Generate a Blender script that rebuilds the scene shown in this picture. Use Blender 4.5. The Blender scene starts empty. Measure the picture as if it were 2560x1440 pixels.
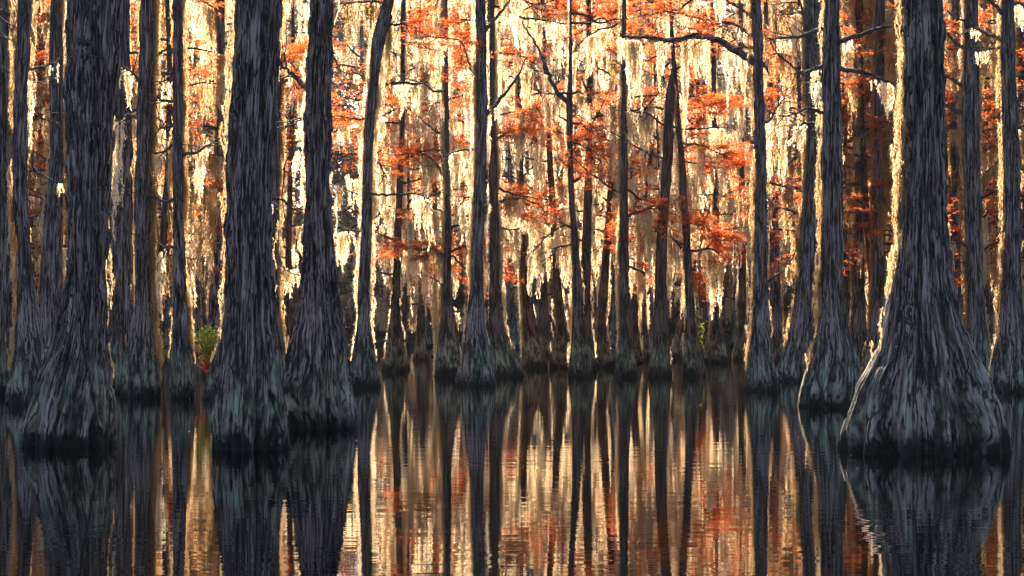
import bpy, math, random
import numpy as np
from mathutils import Vector
random.seed(7)
F, HOR, CAMH = 4777.0, 805.0, 1.6            # focal length in photo pixels, horizon row, eye height
SUN_EL, SUN_AZ = math.radians(33), math.radians(-9)   # azimuth from +Y towards +X
scene = bpy.context.scene
HAZE = 0.00008
COL = scene.collection

# ---------------------------------------------------------------- helpers
def wx(px, D): return (px - 1280.0) / F * D
def wz(py, D): return CAMH + (HOR - py) / F * D

def mesh_np(name, V, faces_list, mat, parent=None, uv=None, smooth=False):
    """faces_list: list of int arrays (n,3) or (n,4)."""
    me = bpy.data.meshes.new(name)
    V = np.ascontiguousarray(V, dtype=np.float32)
    me.vertices.add(len(V)); me.vertices.foreach_set('co', V.ravel())
    loops = np.concatenate([f.ravel() for f in faces_list if len(f)]).astype(np.int32)
    cnt = np.concatenate([np.full(len(f), f.shape[1], dtype=np.int32) for f in faces_list if len(f)])
    start = np.zeros(len(cnt), dtype=np.int32); start[1:] = np.cumsum(cnt)[:-1]
    me.loops.add(len(loops)); me.loops.foreach_set('vertex_index', loops)
    me.polygons.add(len(cnt)); me.polygons.foreach_set('loop_start', start)
    if uv is not None:
        l = me.uv_layers.new(name='UVMap')
        l.data.foreach_set('uv', np.ascontiguousarray(uv, dtype=np.float32).ravel())
    if smooth:
        me.polygons.foreach_set('use_smooth', np.ones(len(cnt), dtype=bool))
    me.materials.append(mat)
    me.update(calc_edges=True)
    o = bpy.data.objects.new(name, me); COL.objects.link(o)
    if parent is not None: o.parent = parent
    return o

def thing(name, label, cat, loc=(0, 0, 0), group=None):
    o = bpy.data.objects.new(name, None); COL.objects.link(o)
    o.location = loc; o['label'] = label; o['category'] = cat
    if group: o['group'] = group
    return o

class VNoise:
    """value noise on a grid, periodic in u."""
    def __init__(self, seed, nu=64, nv=256):
        self.g = np.random.RandomState(seed).rand(nv, nu); self.nu, self.nv = nu, nv
    def __call__(self, u, v):
        """u in cells (periodic nu), v in cells"""
        ui = np.floor(u).astype(int); vi = np.floor(v).astype(int)
        fu = u - ui; fv = v - vi
        fu = fu * fu * (3 - 2 * fu); fv = fv * fv * (3 - 2 * fv)
        a = self.g[vi % self.nv, ui % self.nu]; b = self.g[vi % self.nv, (ui + 1) % self.nu]
        c = self.g[(vi + 1) % self.nv, ui % self.nu]; d = self.g[(vi + 1) % self.nv, (ui + 1) % self.nu]
        return (a * (1 - fu) + b * fu) * (1 - fv) + (c * (1 - fu) + d * fu) * fv

# ---------------------------------------------------------------- materials
def new_mat(name):
    m = bpy.data.materials.new(name); m.use_nodes = True
    nt = m.node_tree; nt.nodes.clear()
    out = nt.nodes.new('ShaderNodeOutputMaterial')
    return m, nt, out
def N(nt, t, **kw):
    n = nt.nodes.new(t)
    for k, v in kw.items():
        if k in n.inputs: n.inputs[k].default_value = v
        else: setattr(n, k, v)
    return n
def mixrgb(nt, fac, a, b, bt='MIX'):
    n = nt.nodes.new('ShaderNodeMix'); n.data_type = 'RGBA'; n.blend_type = bt
    for i, s in ((0, fac), (6, a), (7, b)):
        if isinstance(s, bpy.types.NodeSocket): nt.links.new(s, n.inputs[i])
        else: n.inputs[i].default_value = s if i == 0 or len(s) == 4 else (*s, 1)
    return n.outputs[2]
def maprange(nt, src, a, b, c=0.0, d=1.0):
    n = nt.nodes.new('ShaderNodeMapRange'); n.interpolation_type = 'SMOOTHSTEP'
    nt.links.new(src, n.inputs[0])
    for i, v in enumerate((a, b, c, d)): n.inputs[i + 1].default_value = v
    return n.outputs[0]

def bark_material(name, dark, light, red, algae, near):
    m, nt, out = new_mat(name); L = nt.links.new
    uv = N(nt, 'ShaderNodeUVMap'); uv.uv_map = 'UVMap'
    def stretched(su, sv, detail, rough=0.6, dist=0.0):
        mp = N(nt, 'ShaderNodeMapping'); mp.inputs['Scale'].default_value = (su, sv, 1)
        L(uv.outputs[0], mp.inputs[0])
        n = N(nt, 'ShaderNodeTexNoise', Scale=1.0, Detail=detail, Roughness=rough, Distortion=dist)
        L(mp.outputs[0], n.inputs['Vector']); return n.outputs[0]
    s1 = stretched(15, 0.9, 5, 0.65, 0.3); s2 = stretched(45, 2.2, 5, 0.7, 0.2)
    sm = N(nt, 'ShaderNodeMath', operation='MULTIPLY_ADD'); L(s2, sm.inputs[0]); sm.inputs[1].default_value = 0.5
    sh = N(nt, 'ShaderNodeMath', operation='MULTIPLY'); L(s1, sh.inputs[0]); sh.inputs[1].default_value = 0.5; L(sh.outputs[0], sm.inputs[2]); strips = sm.outputs[0]
    def fissure(sock, width):
        q1 = N(nt, 'ShaderNodeMath', operation='SUBTRACT'); L(sock, q1.inputs[0]); q1.inputs[1].default_value = 0.5
        q2 = N(nt, 'ShaderNodeMath', operation='ABSOLUTE'); L(q1.outputs[0], q2.inputs[0]); return maprange(nt, q2.outputs[0], 0.0, width)
    f1 = fissure(stretched(9, 0.45, 4, 0.6, 0.4), 0.030); f2 = fissure(stretched(24, 0.9, 3, 0.6, 0.3), 0.035)
    ff = N(nt, 'ShaderNodeMath', operation='MULTIPLY'); L(f1, ff.inputs[0]); L(f2, ff.inputs[1]); fis = ff.outputs[0]
    coarse = stretched(3.0, 0.5, 3)
    fine = stretched(120, 6, 3)
    geo = N(nt, 'ShaderNodeNewGeometry'); sep = N(nt, 'ShaderNodeSeparateXYZ'); L(geo.outputs['Position'], sep.inputs[0])
    blot = N(nt, 'ShaderNodeTexNoise', Scale=3.2, Detail=5.0, Roughness=0.65); L(geo.outputs['Position'], blot.inputs['Vector'])
    speck = N(nt, 'ShaderNodeTexNoise', Scale=22.0, Detail=3.0, Roughness=0.7); L(geo.outputs['Position'], speck.inputs['Vector'])
    c = mixrgb(nt, maprange(nt, strips, 0.43, 0.58), dark, light)
    c = mixrgb(nt, maprange(nt, coarse, 0.45, 0.75, 0, 0.6), c, red)
    c = mixrgb(nt, fis, (0.010, 0.007, 0.007), c)  # dark cracks; crevice shade is painted into the bark colour too
    # pale lichen specks
    c = mixrgb(nt, maprange(nt, speck.outputs[0], 0.62, 0.70, 0, 0.45), c, (0.20, 0.22, 0.21))
    # algae ring a little above the water, uneven
    zz = N(nt, 'ShaderNodeMath', operation='ADD'); L(sep.outputs[2], zz.inputs[0])
    j = N(nt, 'ShaderNodeMath', operation='MULTIPLY_ADD'); L(blot.outputs[0], j.inputs[0]); j.inputs[1].default_value = -0.9; j.inputs[2].default_value = 0.45
    j2 = N(nt, 'ShaderNodeMath', operation='MULTIPLY_ADD'); L(strips, j2.inputs[0]); j2.inputs[1].default_value = -1.6; j2.inputs[2].default_value = 0.8
    js = N(nt, 'ShaderNodeMath', operation='ADD'); L(j.outputs[0], js.inputs[0]); L(j2.outputs[0], js.inputs[1])
    L(js.outputs[0], zz.inputs[1])
    up = maprange(nt, zz.outputs[0], 0.14, 0.34); dn = maprange(nt, zz.outputs[0], 0.40, 1.35, 0.95, 0.0)
    patchy = maprange(nt, blot.outputs[0], 0.42, 0.58, 0.15, 0.95)
    band = N(nt, 'ShaderNodeMath', operation='MULTIPLY'); L(up, band.inputs[0]); L(dn, band.inputs[1])
    bb = N(nt, 'ShaderNodeMath', operation='MULTIPLY'); L(band.outputs[0], bb.inputs[0]); bc = N(nt, 'ShaderNodeMath', operation='MULTIPLY'); L(maprange(nt, strips, 0.42, 0.56, 0.25, 1.0), bc.inputs[0]); L(patchy, bc.inputs[1]); L(bc.outputs[0], bb.inputs[1])
    c = mixrgb(nt, bb.outputs[0], c, algae)
    c = mixrgb(nt, maprange(nt, fis, 0, 1, 0.75, 0.0), c, (0.012, 0.010, 0.009))  # painted crevice shade repeated over the algae
    wet = maprange(nt, zz.outputs[0], 0.02, 0.24, 1.0, 0.0)
    c = mixrgb(nt, wet, c, (0.012, 0.010, 0.009))
    p = N(nt, 'ShaderNodeBsdfPrincipled', Roughness=0.9)
    p.inputs['Specular IOR Level'].default_value = 0.25
    L(c, p.inputs['Base Color'])
    b1 = N(nt, 'ShaderNodeBump', Strength=1.0, Distance=0.06 if near else 0.05); hh = N(nt, 'ShaderNodeMath', operation='MULTIPLY_ADD'); L(fis, hh.inputs[0]); hh.inputs[1].default_value = 0.35; L(strips, hh.inputs[2]); L(hh.outputs[0], b1.inputs['Height'])
    b2 = N(nt, 'ShaderNodeBump', Strength=0.5, Distance=0.012); L(fine, b2.inputs['Height']); L(b1.outputs[0], b2.inputs['Normal'])
    L(b2.outputs[0], p.inputs['Normal'])
    L(p.outputs[0], out.inputs[0])
    return m

def leafy_material(name, cols, trans_cols, tfac, scale=1.5):
    """thin strands / needles: diffuse front plus light through them"""
    m, nt, out = new_mat(name); L = nt.links.new
    geo = N(nt, 'ShaderNodeNewGeometry')
    n = N(nt, 'ShaderNodeTexNoise', Scale=scale, Detail=3.0, Roughness=0.6); L(geo.outputs['Position'], n.inputs['Vector'])
    f = maprange(nt, n.outputs[0], 0.38, 0.62)
    r = geo.outputs['Random Per Island']
    ca = mixrgb(nt, f, cols[0], cols[1]); ta = mixrgb(nt, f, trans_cols[0], trans_cols[1])
    ca = mixrgb(nt, r, ca, cols[2]); ta = mixrgb(nt, maprange(nt, r, 0.3, 1.0, 0, 0.8), ta, trans_cols[2])
    d = N(nt, 'ShaderNodeBsdfDiffuse'); L(ca, d.inputs[0])
    t = N(nt, 'ShaderNodeBsdfTranslucent'); L(ta, t.inputs[0])
    mx = N(nt, 'ShaderNodeMixShader'); mx.inputs[0].default_value = tfac
    L(d.outputs[0], mx.inputs[1]); L(t.outputs[0], mx.inputs[2]); L(mx.outputs[0], out.inputs[0])
    return m

M_BARK = bark_material('cypress_bark', (0.020, 0.015, 0.016), (0.29, 0.225, 0.23), (0.13, 0.07, 0.065), (0.25, 0.29, 0.20), True)
M_BARK_MID = bark_material('cypress_bark_mid', (0.03, 0.019, 0.016), (0.19, 0.125, 0.10), (0.19, 0.085, 0.06), (0.28, 0.30, 0.19), False)
M_BARK_FAR = bark_material('cypress_bark_pale_haze', (0.10, 0.11, 0.11), (0.36, 0.38, 0.38), (0.28, 0.26, 0.25), (0.16, 0.26, 0.22), False)  # pale bluish grey paints distance haze into the far bark
M_TWIG = bark_material('branch_bark', (0.05, 0.045, 0.045), (0.17, 0.15, 0.15), (0.12, 0.09, 0.08), (0.1, 0.12, 0.1), False)
M_MOSS = leafy_material('spanish_moss_green_grey', [(0.17, 0.16, 0.11), (0.12, 0.11, 0.075), (0.20, 0.18, 0.12)],
                        [(0.97, 0.86, 0.66), (0.93, 0.74, 0.50), (0.98, 0.90, 0.74)], 0.92)
M_MOSS_OLD = leafy_material('spanish_moss_olive', [(0.12, 0.10, 0.055), (0.08, 0.065, 0.035), (0.15, 0.12, 0.07)],
                        [(0.70, 0.48, 0.20), (0.55, 0.36, 0.13), (0.75, 0.55, 0.26)], 0.6)
M_MOSS_GOLD_SHADE = leafy_material('spanish_moss_golden_shade', [(0.14, 0.12, 0.08), (0.10, 0.085, 0.05), (0.17, 0.14, 0.09)],
                        [(0.90, 0.68, 0.40), (0.72, 0.48, 0.24), (0.92, 0.74, 0.48)], 0.7)  # golden moss; the shade of both flanks is painted into this colour
M_LITTER = leafy_material('fallen_needles', [(0.30, 0.16, 0.08), (0.22, 0.10, 0.05), (0.38, 0.26, 0.16)],
                        [(0.6, 0.3, 0.1), (0.4, 0.2, 0.1), (0.7, 0.5, 0.3)], 0.3)
M_RUST = leafy_material('rust_needles', [(0.30, 0.07, 0.02), (0.20, 0.035, 0.015), (0.34, 0.10, 0.03)],
                        [(0.74, 0.15, 0.035), (0.32, 0.045, 0.02), (0.92, 0.32, 0.09)], 0.65, 0.8)
M_FARLEAF = leafy_material('far_foliage_haze', [(0.19, 0.26, 0.25), (0.20, 0.17, 0.14), (0.15, 0.20, 0.21)],
                        [(0.25, 0.18, 0.08), (0.50, 0.16, 0.06), (0.30, 0.18, 0.10)], 0.45, 0.15)  # grey-green far leaves, lightened towards teal to paint distance haze
M_GREEN = leafy_material('shrub_leaf', [(0.10, 0.17, 0.03), (0.07, 0.13, 0.02), (0.14, 0.18, 0.03)],
                        [(0.68, 0.80, 0.14), (0.50, 0.66, 0.10), (0.80, 0.80, 0.18)], 0.5)
M_RED = leafy_material('shrub_red_leaf', [(0.45, 0.05, 0.02), (0.35, 0.04, 0.02), (0.5, 0.1, 0.03)],
                        [(0.7, 0.12, 0.05), (0.55, 0.08, 0.04), (0.75, 0.25, 0.08)], 0.5)

def water_material():
    m, nt, out = new_mat('dark_swamp_water'); L = nt.links.new
    p = N(nt, 'ShaderNodeBsdfPrincipled', Roughness=0.015, IOR=1.5)
    p.inputs['Base Color'].default_value = (0.0006, 0.0008, 0.0010, 1)
    geo = N(nt, 'ShaderNodeNewGeometry')
    def nz(sx, sy, det, w=0.0):
        mp = N(nt, 'ShaderNodeMapping'); mp.inputs['Scale'].default_value = (sx, sy, 1); mp.inputs['Location'].default_value = (w, w, 0)
        mp.inputs['Rotation'].default_value = (0, 0, 0.05)
        L(geo.outputs['Position'], mp.inputs[0])
        n = N(nt, 'ShaderNodeTexNoise', Scale=1.0, Detail=det, Roughness=0.45); L(mp.outputs[0], n.inputs['Vector']); return n.outputs[0]
    patch = maprange(nt, nz(0.06, 0.12, 2, 5.0), 0.35, 0.65, 0.25, 1.0)
    b1 = N(nt, 'ShaderNodeBump', Strength=1.0, Distance=0.0036); L(nz(0.7, 3.2, 2), b1.inputs['Height'])
    L(patch, b1.inputs['Strength'])
    b2 = N(nt, 'ShaderNodeBump', Strength=1.0, Distance=0.0010); L(nz(1.6, 9.0, 1, 9.0), b2.inputs['Height']); L(b1.outputs[0], b2.inputs['Normal'])
    L(patch, b2.inputs['Strength'])
    L(b2.outputs[0], p.inputs['Normal']); L(p.outputs[0], out.inputs[0])
    return m
M_WATER = water_material()

def ground_material():
    m, nt, out = new_mat('muddy_bank'); L = nt.links.new
    geo = N(nt, 'ShaderNodeNewGeometry'); n = N(nt, 'ShaderNodeTexNoise', Scale=0.6, Detail=6.0); L(geo.outputs['Position'], n.inputs['Vector'])
    p = N(nt, 'ShaderNodeBsdfPrincipled', Roughness=0.95)
    L(mixrgb(nt, maprange(nt, n.outputs[0], 0.4, 0.6), (0.03, 0.022, 0.015), (0.09, 0.055, 0.03)), p.inputs['Base Color'])
    L(p.outputs[0], out.inputs[0]); return m
M_GROUND = ground_material()

# ---------------------------------------------------------------- shape builders
class Acc:
    """collects vertices and faces (with uv per loop for tubes)"""
    def __init__(s): s.V = []; s.T = []; s.Q = []; s.uvQ = []; s.n = 0
    def add(s, V, T=None, Q=None, uvQ=None):
        s.V.append(V)
        if T is not None: s.T.append(T + s.n)
        if Q is not None: s.Q.append(Q + s.n); s.uvQ.append(uvQ)
        s.n += len(V)
    def build(s, name, mat, parent=None, smooth=False):
        V = np.concatenate(s.V)
        fl = []; uv = None
        if s.T: fl.append(np.concatenate(s.T))
        if s.Q: fl.append(np.concatenate(s.Q))
        if s.Q and not s.T: uv = np.concatenate([u.reshape(-1, 2) for u in s.uvQ])
        return mesh_np(name, V, fl, mat, parent, uv, smooth)

def tube(acc, pts, radii, sides=6, knob=0.0, rng=random):
    P = np.array(pts, float); R = np.array(radii, float)
    n = len(P); T = np.gradient(P, axis=0); T /= (np.linalg.norm(T, axis=1, keepdims=True) + 1e-9)
    ref = np.array([0.13, 0.2, 1.0]) if abs(T[0][2]) < 0.8 else np.array([1.0, 0.15, 0.1])
    A = np.cross(T, ref); A /= np.linalg.norm(A, axis=1, keepdims=True); B = np.cross(T, A)
    th = np.linspace(0, 2 * math.pi, sides, endpoint=False)
    rr = R[:, None] * (1 + knob * (np.random.RandomState(rng.randrange(9999)).rand(n, sides) - 0.5))
    V = P[:, None, :] + rr[..., None] * (np.cos(th)[None, :, None] * A[:, None, :] + np.sin(th)[None, :, None] * B[:, None, :])
    V = V.reshape(-1, 3)
    i = np.arange(n - 1)[:, None]; j = np.arange(sides)[None, :]; j2 = (j + 1) % sides
    Q = np.stack([i * sides + j, i * sides + j2, (i + 1) * sides + j2, (i + 1) * sides + j], -1).reshape(-1, 4)
    s = np.concatenate([[0], np.cumsum(np.linalg.norm(np.diff(P, axis=0), axis=1))])
    cu = 2 * math.pi * R.mean() / sides
    u0 = (j * cu) + 0 * i; u1 = ((j + 1) * cu) + 0 * i; v0 = s[:-1][:, None] + 0 * j; v1 = s[1:][:, None] + 0 * j
    uv = np.stack([np.stack([u0, v0], -1), np.stack([u1, v0], -1), np.stack([u1, v1], -1), np.stack([u0, v1], -1)], 2).reshape(-1, 4, 2)
    acc.add(V, Q=Q, uvQ=uv)

def smooth_path(pts, n):
    """Catmull-Rom through pts"""
    P = np.array(pts, float)
    if len(P) == 2: return P[0] + (P[1] - P[0]) * np.linspace(0, 1, n)[:, None]
    E = np.vstack([2 * P[0] - P[1], P, 2 * P[-1] - P[-2]])
    out = []
    for t in np.linspace(0, len(P) - 1 - 1e-6, n):
        i = int(t); f = t - i; a, b, c, d = E[i], E[i + 1], E[i + 2], E[i + 3]
        out.append(0.5 * ((2 * b) + (c - a) * f + (2 * a - 5 * b + 4 * c - d) * f * f + (3 * b - a - 3 * c + d) * f ** 3))
    return np.array(out)

def moss_strands(P, Ln, W, tl, hw, spacing, rs, core=0.20):
    """vectorised hanging strands: P (N,3) tops, Ln lengths, W widths. tl tuft length, hw half width."""
    cnt = np.maximum(3, (Ln / spacing).astype(int))
    idx = np.repeat(np.arange(len(P)), cnt); M = len(idx)
    first = np.repeat(np.cumsum(cnt) - cnt, cnt); k = np.arange(M) - first
    t = (k + rs.rand(M)) / cnt[idx]
    ph = rs.rand(len(P), 4) * 6.28
    L_ = Ln[idx]; z = -L_ * t
    wob = 0.03 * np.sin(z * 5 + ph[idx, 0]) + 0.015 * np.sin(z * 13 + ph[idx, 1])
    wob2 = 0.03 * np.sin(z * 5 + ph[idx, 2]) + 0.015 * np.sin(z * 13 + ph[idx, 3])
    rad = W[idx] * np.power(np.clip(1 - t, 0, 1), 0.6) * rs.rand(M)
    a = rs.rand(M) * 6.28
    B = P[idx] + np.stack([wob + rad * np.cos(a), wob2 + rad * np.sin(a), z], -1)
    a2 = rs.rand(M) * 6.28; out = rs.rand(M) * 1.1
    D = np.stack([np.cos(a2) * out, np.sin(a2) * out, -np.ones(M)], -1); D /= np.linalg.norm(D, axis=1, keepdims=True)
    S = np.stack([-np.sin(a2 + rs.rand(M)), np.cos(a2), 0.3 * (rs.rand(M) - .5)], -1)
    l = tl * (0.5 + rs.rand(M)); h = hw * (0.6 + 0.8 * rs.rand(M))
    m = B + D * (l * 0.7)[:, None]
    curl = np.stack([np.cos(a2), np.sin(a2), 0.9 * (rs.rand(M) - 0.35)], -1)
    tip = m + curl * (l * 0.5)[:, None]
    V = np.stack([B - S * h[:, None], B + S * h[:, None], m, m + S * (h * 1.1)[:, None], tip], 1).reshape(-1, 3)
    o = (np.arange(M) * 5)[:, None]
    T = np.concatenate([o + np.array([[0, 1, 3]]), o + np.array([[0, 3, 2]]), o + np.array([[2, 3, 4]])])
    # the matted core of each strand: two crossed wavy tapering ribbons
    K = 7; nS = len(P); Vs = []; n0 = len(V); tt = np.linspace(0, 0.96, K)
    for q in range(2):
        z = -Ln[:, None] * tt[None, :]; p_ = ph[:, :, None]
        wx_ = 0.03 * np.sin(z * 5 + p_[:, 0]) + 0.015 * np.sin(z * 13 + p_[:, 1]); wy_ = 0.03 * np.sin(z * 5 + p_[:, 2]) + 0.015 * np.sin(z * 13 + p_[:, 3])
        a_ = (ph[:, :1] + q * 1.5 + tt[None, :] * 1.2); hw_ = W[:, None] * core * (1 - tt[None, :]) ** 0.7 * (0.6 + 0.8 * rs.rand(nS, K))
        C = np.stack([P[:, :1] + wx_, P[:, 1:2] + wy_, P[:, 2:3] + z], -1); S_ = np.stack([np.cos(a_), np.sin(a_), 0 * a_], -1) * hw_[..., None]
        Vr = np.stack([C - S_, C + S_], 2).reshape(-1, 3); Vs.append(Vr)
        b_ = (np.arange(nS) * K * 2)[:, None] + (np.arange(K - 1) * 2)[None, :]; b_ = b_.reshape(-1, 1) + n0 + q * nS * K * 2
        T = np.concatenate([T, b_ + np.array([[0, 1, 3]]), b_ + np.array([[0, 3, 2]])])
    return np.concatenate([V] + Vs), T

def needles(C, R, n_per, ln, hw, rs, flat=0.35):
    """feathery sprays around the centres C (N,3) with radius R (N,)"""
    M = len(C) * n_per; idx = np.repeat(np.arange(len(C)), n_per)
    d = rs.randn(M, 3); d /= np.linalg.norm(d, axis=1, keepdims=True); d[:, 2] *= flat
    B = C[idx] + d * (R[idx] * np.power(rs.rand(M), 0.5))[:, None]
    D = d + 0.5 * rs.randn(M, 3) * np.array([1, 1, .6]); D /= np.linalg.norm(D, axis=1, keepdims=True)
    S = np.cross(D, rs.randn(M, 3)); S /= np.linalg.norm(S, axis=1, keepdims=True)
    l = ln * (0.5 + rs.rand(M)); h = hw * (0.6 + 0.8 * rs.rand(M))
    V = np.stack([B, B + D * (l * .5)[:, None] + S * h[:, None], B + D * l[:, None], B + D * (l * .5)[:, None] - S * h[:, None]], 1).reshape(-1, 3)
    o = (np.arange(M) * 4)[:, None]
    T = np.concatenate([o + np.array([[0, 1, 2]]), o + np.array([[0, 2, 3]])])
    return V, T

def trunk_mesh(acc, Z, CX, CY, R, seed, nseg, bark, flute, lobes, swell_h, strips=0):
    """Z rows, centre and radius per row"""
    rs = np.random.RandomState(seed)
    th = np.linspace(0, 2 * math.pi, nseg, endpoint=False)
    Zg, TH = np.meshgrid(Z, th, indexing='ij'); Rg = np.repeat(R[:, None], nseg, 1)
    amp = flute * np.exp(-np.clip(Zg, 0, None) / swell_h) + 0.025
    fl = np.zeros_like(TH)
    for k, w in zip(lobes, (0.55, 0.3, 0.3)):
        p0, tw = rs.rand() * 6.28, (rs.rand() - .5) * 0.4
        fl += w * (np.abs(np.sin(k * 0.5 * TH + p0 + tw * Zg)) * 2 - 1.27) if k % 2 == 0 else w * np.cos(k * TH + p0 + tw * Zg)
    fl = fl - fl.max() * 0.5
    rr = Rg * (1 + amp * fl)
    # bark: long furrows and shaggy plates, periodic round the trunk
    rm = float(np.median(R)) ; cells = max(8, int(2 * math.pi * rm / 0.07))
    n1 = VNoise(seed + 1, cells, 512); n2 = VNoise(seed + 2, cells * 2 + 1, 512); n3 = VNoise(seed + 3, max(5, cells // 3), 512)
    drift = (n3(TH / 6.2832 * n3.nu, Zg * 0.7) - 0.5) * 1.6
    a = n1(TH / 6.2832 * cells + drift, Zg * 1.3 + 7); b = n2(TH / 6.2832 * n2.nu + drift * 2, Zg * 2.6 + 3)
    ridge = (1 - np.abs(2 * a - 1)) * 0.65 + (1 - np.abs(2 * b - 1)) * 0.35
    plate = n1(TH / 6.2832 * cells + drift + 5.5, Zg * 3.5 + 50)
    rr = rr + bark * (ridge - 0.5) * (1 + 0.6 * np.exp(-Zg / 1.2)) + bark * 0.5 * (plate > 0.62)
    big = VNoise(seed + 4, 5, 128)(TH / 6.2832 * 5, Zg * 0.8)
    rr += Rg * 0.08 * (big - 0.5)
    knot = VNoise(seed + 5, max(6, cells // 2), 512)(TH / 6.2832 * max(6, cells // 2), Zg * 5.0 + 11) * 0.6 + n2(TH / 6.2832 * n2.nu, Zg * 11.0) * 0.4
    rr += bark * 0.7 * (knot - 0.5)
    X = CX[:, None] + rr * np.cos(TH); Y = CY[:, None] + rr * np.sin(TH)
    V = np.stack([X, Y, Zg], -1).reshape(-1, 3)
    n = len(Z); i = np.arange(n - 1)[:, None]; j = np.arange(nseg)[None, :]; j2 = (j + 1) % nseg
    Q = np.stack([i * nseg + j, i * nseg + j2, (i + 1) * nseg + j2, (i + 1) * nseg + j], -1).reshape(-1, 4)
    cu = 2 * math.pi * rm / nseg
    u0 = j * cu + 0 * i; u1 = (j + 1) * cu + 0 * i; v0 = Z[:-1][:, None] + 0 * j; v1 = Z[1:][:, None] + 0 * j
    uv = np.stack([np.stack([u0, v0], -1), np.stack([u1, v0], -1), np.stack([u1, v1], -1), np.stack([u0, v1], -1)], 2).reshape(-1, 4, 2)
    acc.add(V, Q=Q, uvQ=uv)
    # loose bark strips standing off the trunk
    for _ in range(strips):
        z0 = rs.uniform(0.5, Z[-1] * 0.9); a0 = rs.uniform(math.pi * 1.0, math.pi * 2.0); ln = rs.uniform(0.15, 0.7)
        ii = int(np.clip(np.searchsorted(Z, z0), 1, n - 2)); wv = rs.uniform(0.005, 0.016)
        pts = []
        for q in range(4):
            z = z0 + ln * q / 3; iz = int(np.clip(np.searchsorted(Z, z), 1, n - 2)); r = rr[iz, int(a0 / 6.2832 * nseg) % nseg] + 0.004 + 0.03 * ((q / 3 - 0.3) ** 2) * rs.rand() * 2
            pts.append([(CX[iz] + r * math.cos(a0), CY[iz] + r * math.sin(a0), z)])
        P = np.array(pts)[:, 0, :]; S = np.array([-math.sin(a0), math.cos(a0), 0]) * wv
        Vs = np.concatenate([P - S, P + S]); Qs = np.array([[q, q + 4, q + 5, q + 1] for q in range(3)])
        acc.add(Vs, Q=Qs, uvQ=np.stack([np.stack([Vs[Qs[:, k]][:, 0] + Vs[Qs[:, k]][:, 1], Vs[Qs[:, k]][:, 2]], -1) for k in range(4)], 1))

def crv(rows, D):
    """photo rows (y, xl, xr) top to bottom at depth D -> interpolators of z"""
    r = sorted(rows, key=lambda t: -t[0])
    z = np.array([wz(t[0], D) for t in r]); cx = np.array([wx((t[1] + t[2]) / 2, D) for t in r]); rad = np.array([(t[2] - t[1]) / 2 / F * D for t in r])
    return z, cx, rad
def soft_interp(zq, z, v):
    a = np.zeros_like(zq); sp = 0.18
    for d, w in ((-1, .2), (-.5, .2), (0, .2), (.5, .2), (1, .2)): a += w * np.interp(zq + d * sp, z, v)
    return a

# ---------------------------------------------------------------- the hand placed trees (rows read off the photograph)
# key: (waterline row, rows, options)
TREES = []
def T(label, yb, rows, **o): TREES.append((label, yb, rows, o))
T('massive forked cypress at the left with a wide buttress and a pale twisted knot', 1120,
  [(-40,172,285),(0,165,288),(130,160,286),(300,163,278),(500,170,270),(650,172,262),(750,165,263),(850,143,266),(950,100,274),(1050,66,280),(1120,52,283)],
  fork=True, moss=[(0, 1.0)], mden=5, br=[dict(p=[(221,122),(234,118),(250,124),(257,138),(250,149),(238,148),(228,160),(222,185)], r=8, m=0, off=-.47)])
T('massive straight cypress trunk left of centre with bright moss down its left edge', 1128,
  [(0,590,697),(200,582,690),(400,570,680),(600,567,675),(750,568,680),(850,558,690),(950,545,700),(1050,534,708),(1128,527,712)],
  mden=10, mside=-1, br=[dict(p=[(592,222),(581,222),(588,205),(604,180)], r=5, m=0), dict(p=[(690,165),(700,158),(712,150)], r=4, m=0)])
T('bell shaped cypress with broad fluted base and a torn stub on its left flank', 1075,
  [(0,783,832),(100,778,830),(200,770,828),(300,768,828),(400,767,827),(500,766,827),(600,760,832),(700,755,838),(800,745,855),(850,733,865),(900,722,872),(950,710,880),(1000,703,886),(1075,706,889)],
  mden=5, mside=-1, br=[dict(p=[(775,222),(752,205),(725,180),(690,155)], r=9, m=.15, tw=3), dict(p=[(762,700),(750,650),(743,598)], r=7, m=.3), dict(p=[(770,270),(745,305),(700,330)], r=3, m=.2, tw=3), dict(p=[(765,370),(735,378),(706,425)], r=5, m=.5, tw=2), dict(p=[(826,140),(838,150),(848,165)], r=4, m=0)])
T('huge right hand cypress with the widest flared base and thick golden moss down its left', 1140,
  [(0,2258,2345),(150,2255,2348),(300,2252,2350),(450,2250,2352),(550,2247,2358),(650,2240,2368),(750,2225,2385),(800,2214,2404),(850,2205,2423),(900,2185,2445),(950,2155,2468),(1000,2135,2490),(1050,2118,2510),(1100,2108,2522),(1140,2108,2530)],
  mden=34, mside=-1, mzmin=1.35)
T('blue grey cypress trunk with fluted bell base left of the huge right hand cypress', 1020,
  [(0,2062,2096),(200,2053,2097),(350,2052,2100),(500,2052,2102),(600,2050,2103),(700,2047,2105),(760,2046,2108),(810,2042,2115),(860,2034,2130),(910,2018,2145),(960,2000,2152),(1020,1988,2155)],
  mden=10, mside=-1, br=[dict(p=[(2058,70),(2010,88),(1965,94),(1915,97)], r=6, m=.3, tw=5), dict(p=[(2095,105),(2150,88),(2200,70),(2246,64)], r=7, m=.3, tw=4),
  dict(p=[(2095,173),(2150,180),(2200,195),(2240,212)], r=7, m=1.0, tw=4, ml=.8), dict(p=[(2056,168),(2035,172),(2010,185),(1970,155),(1940,135)], r=6, m=.3, tw=5)])
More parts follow.
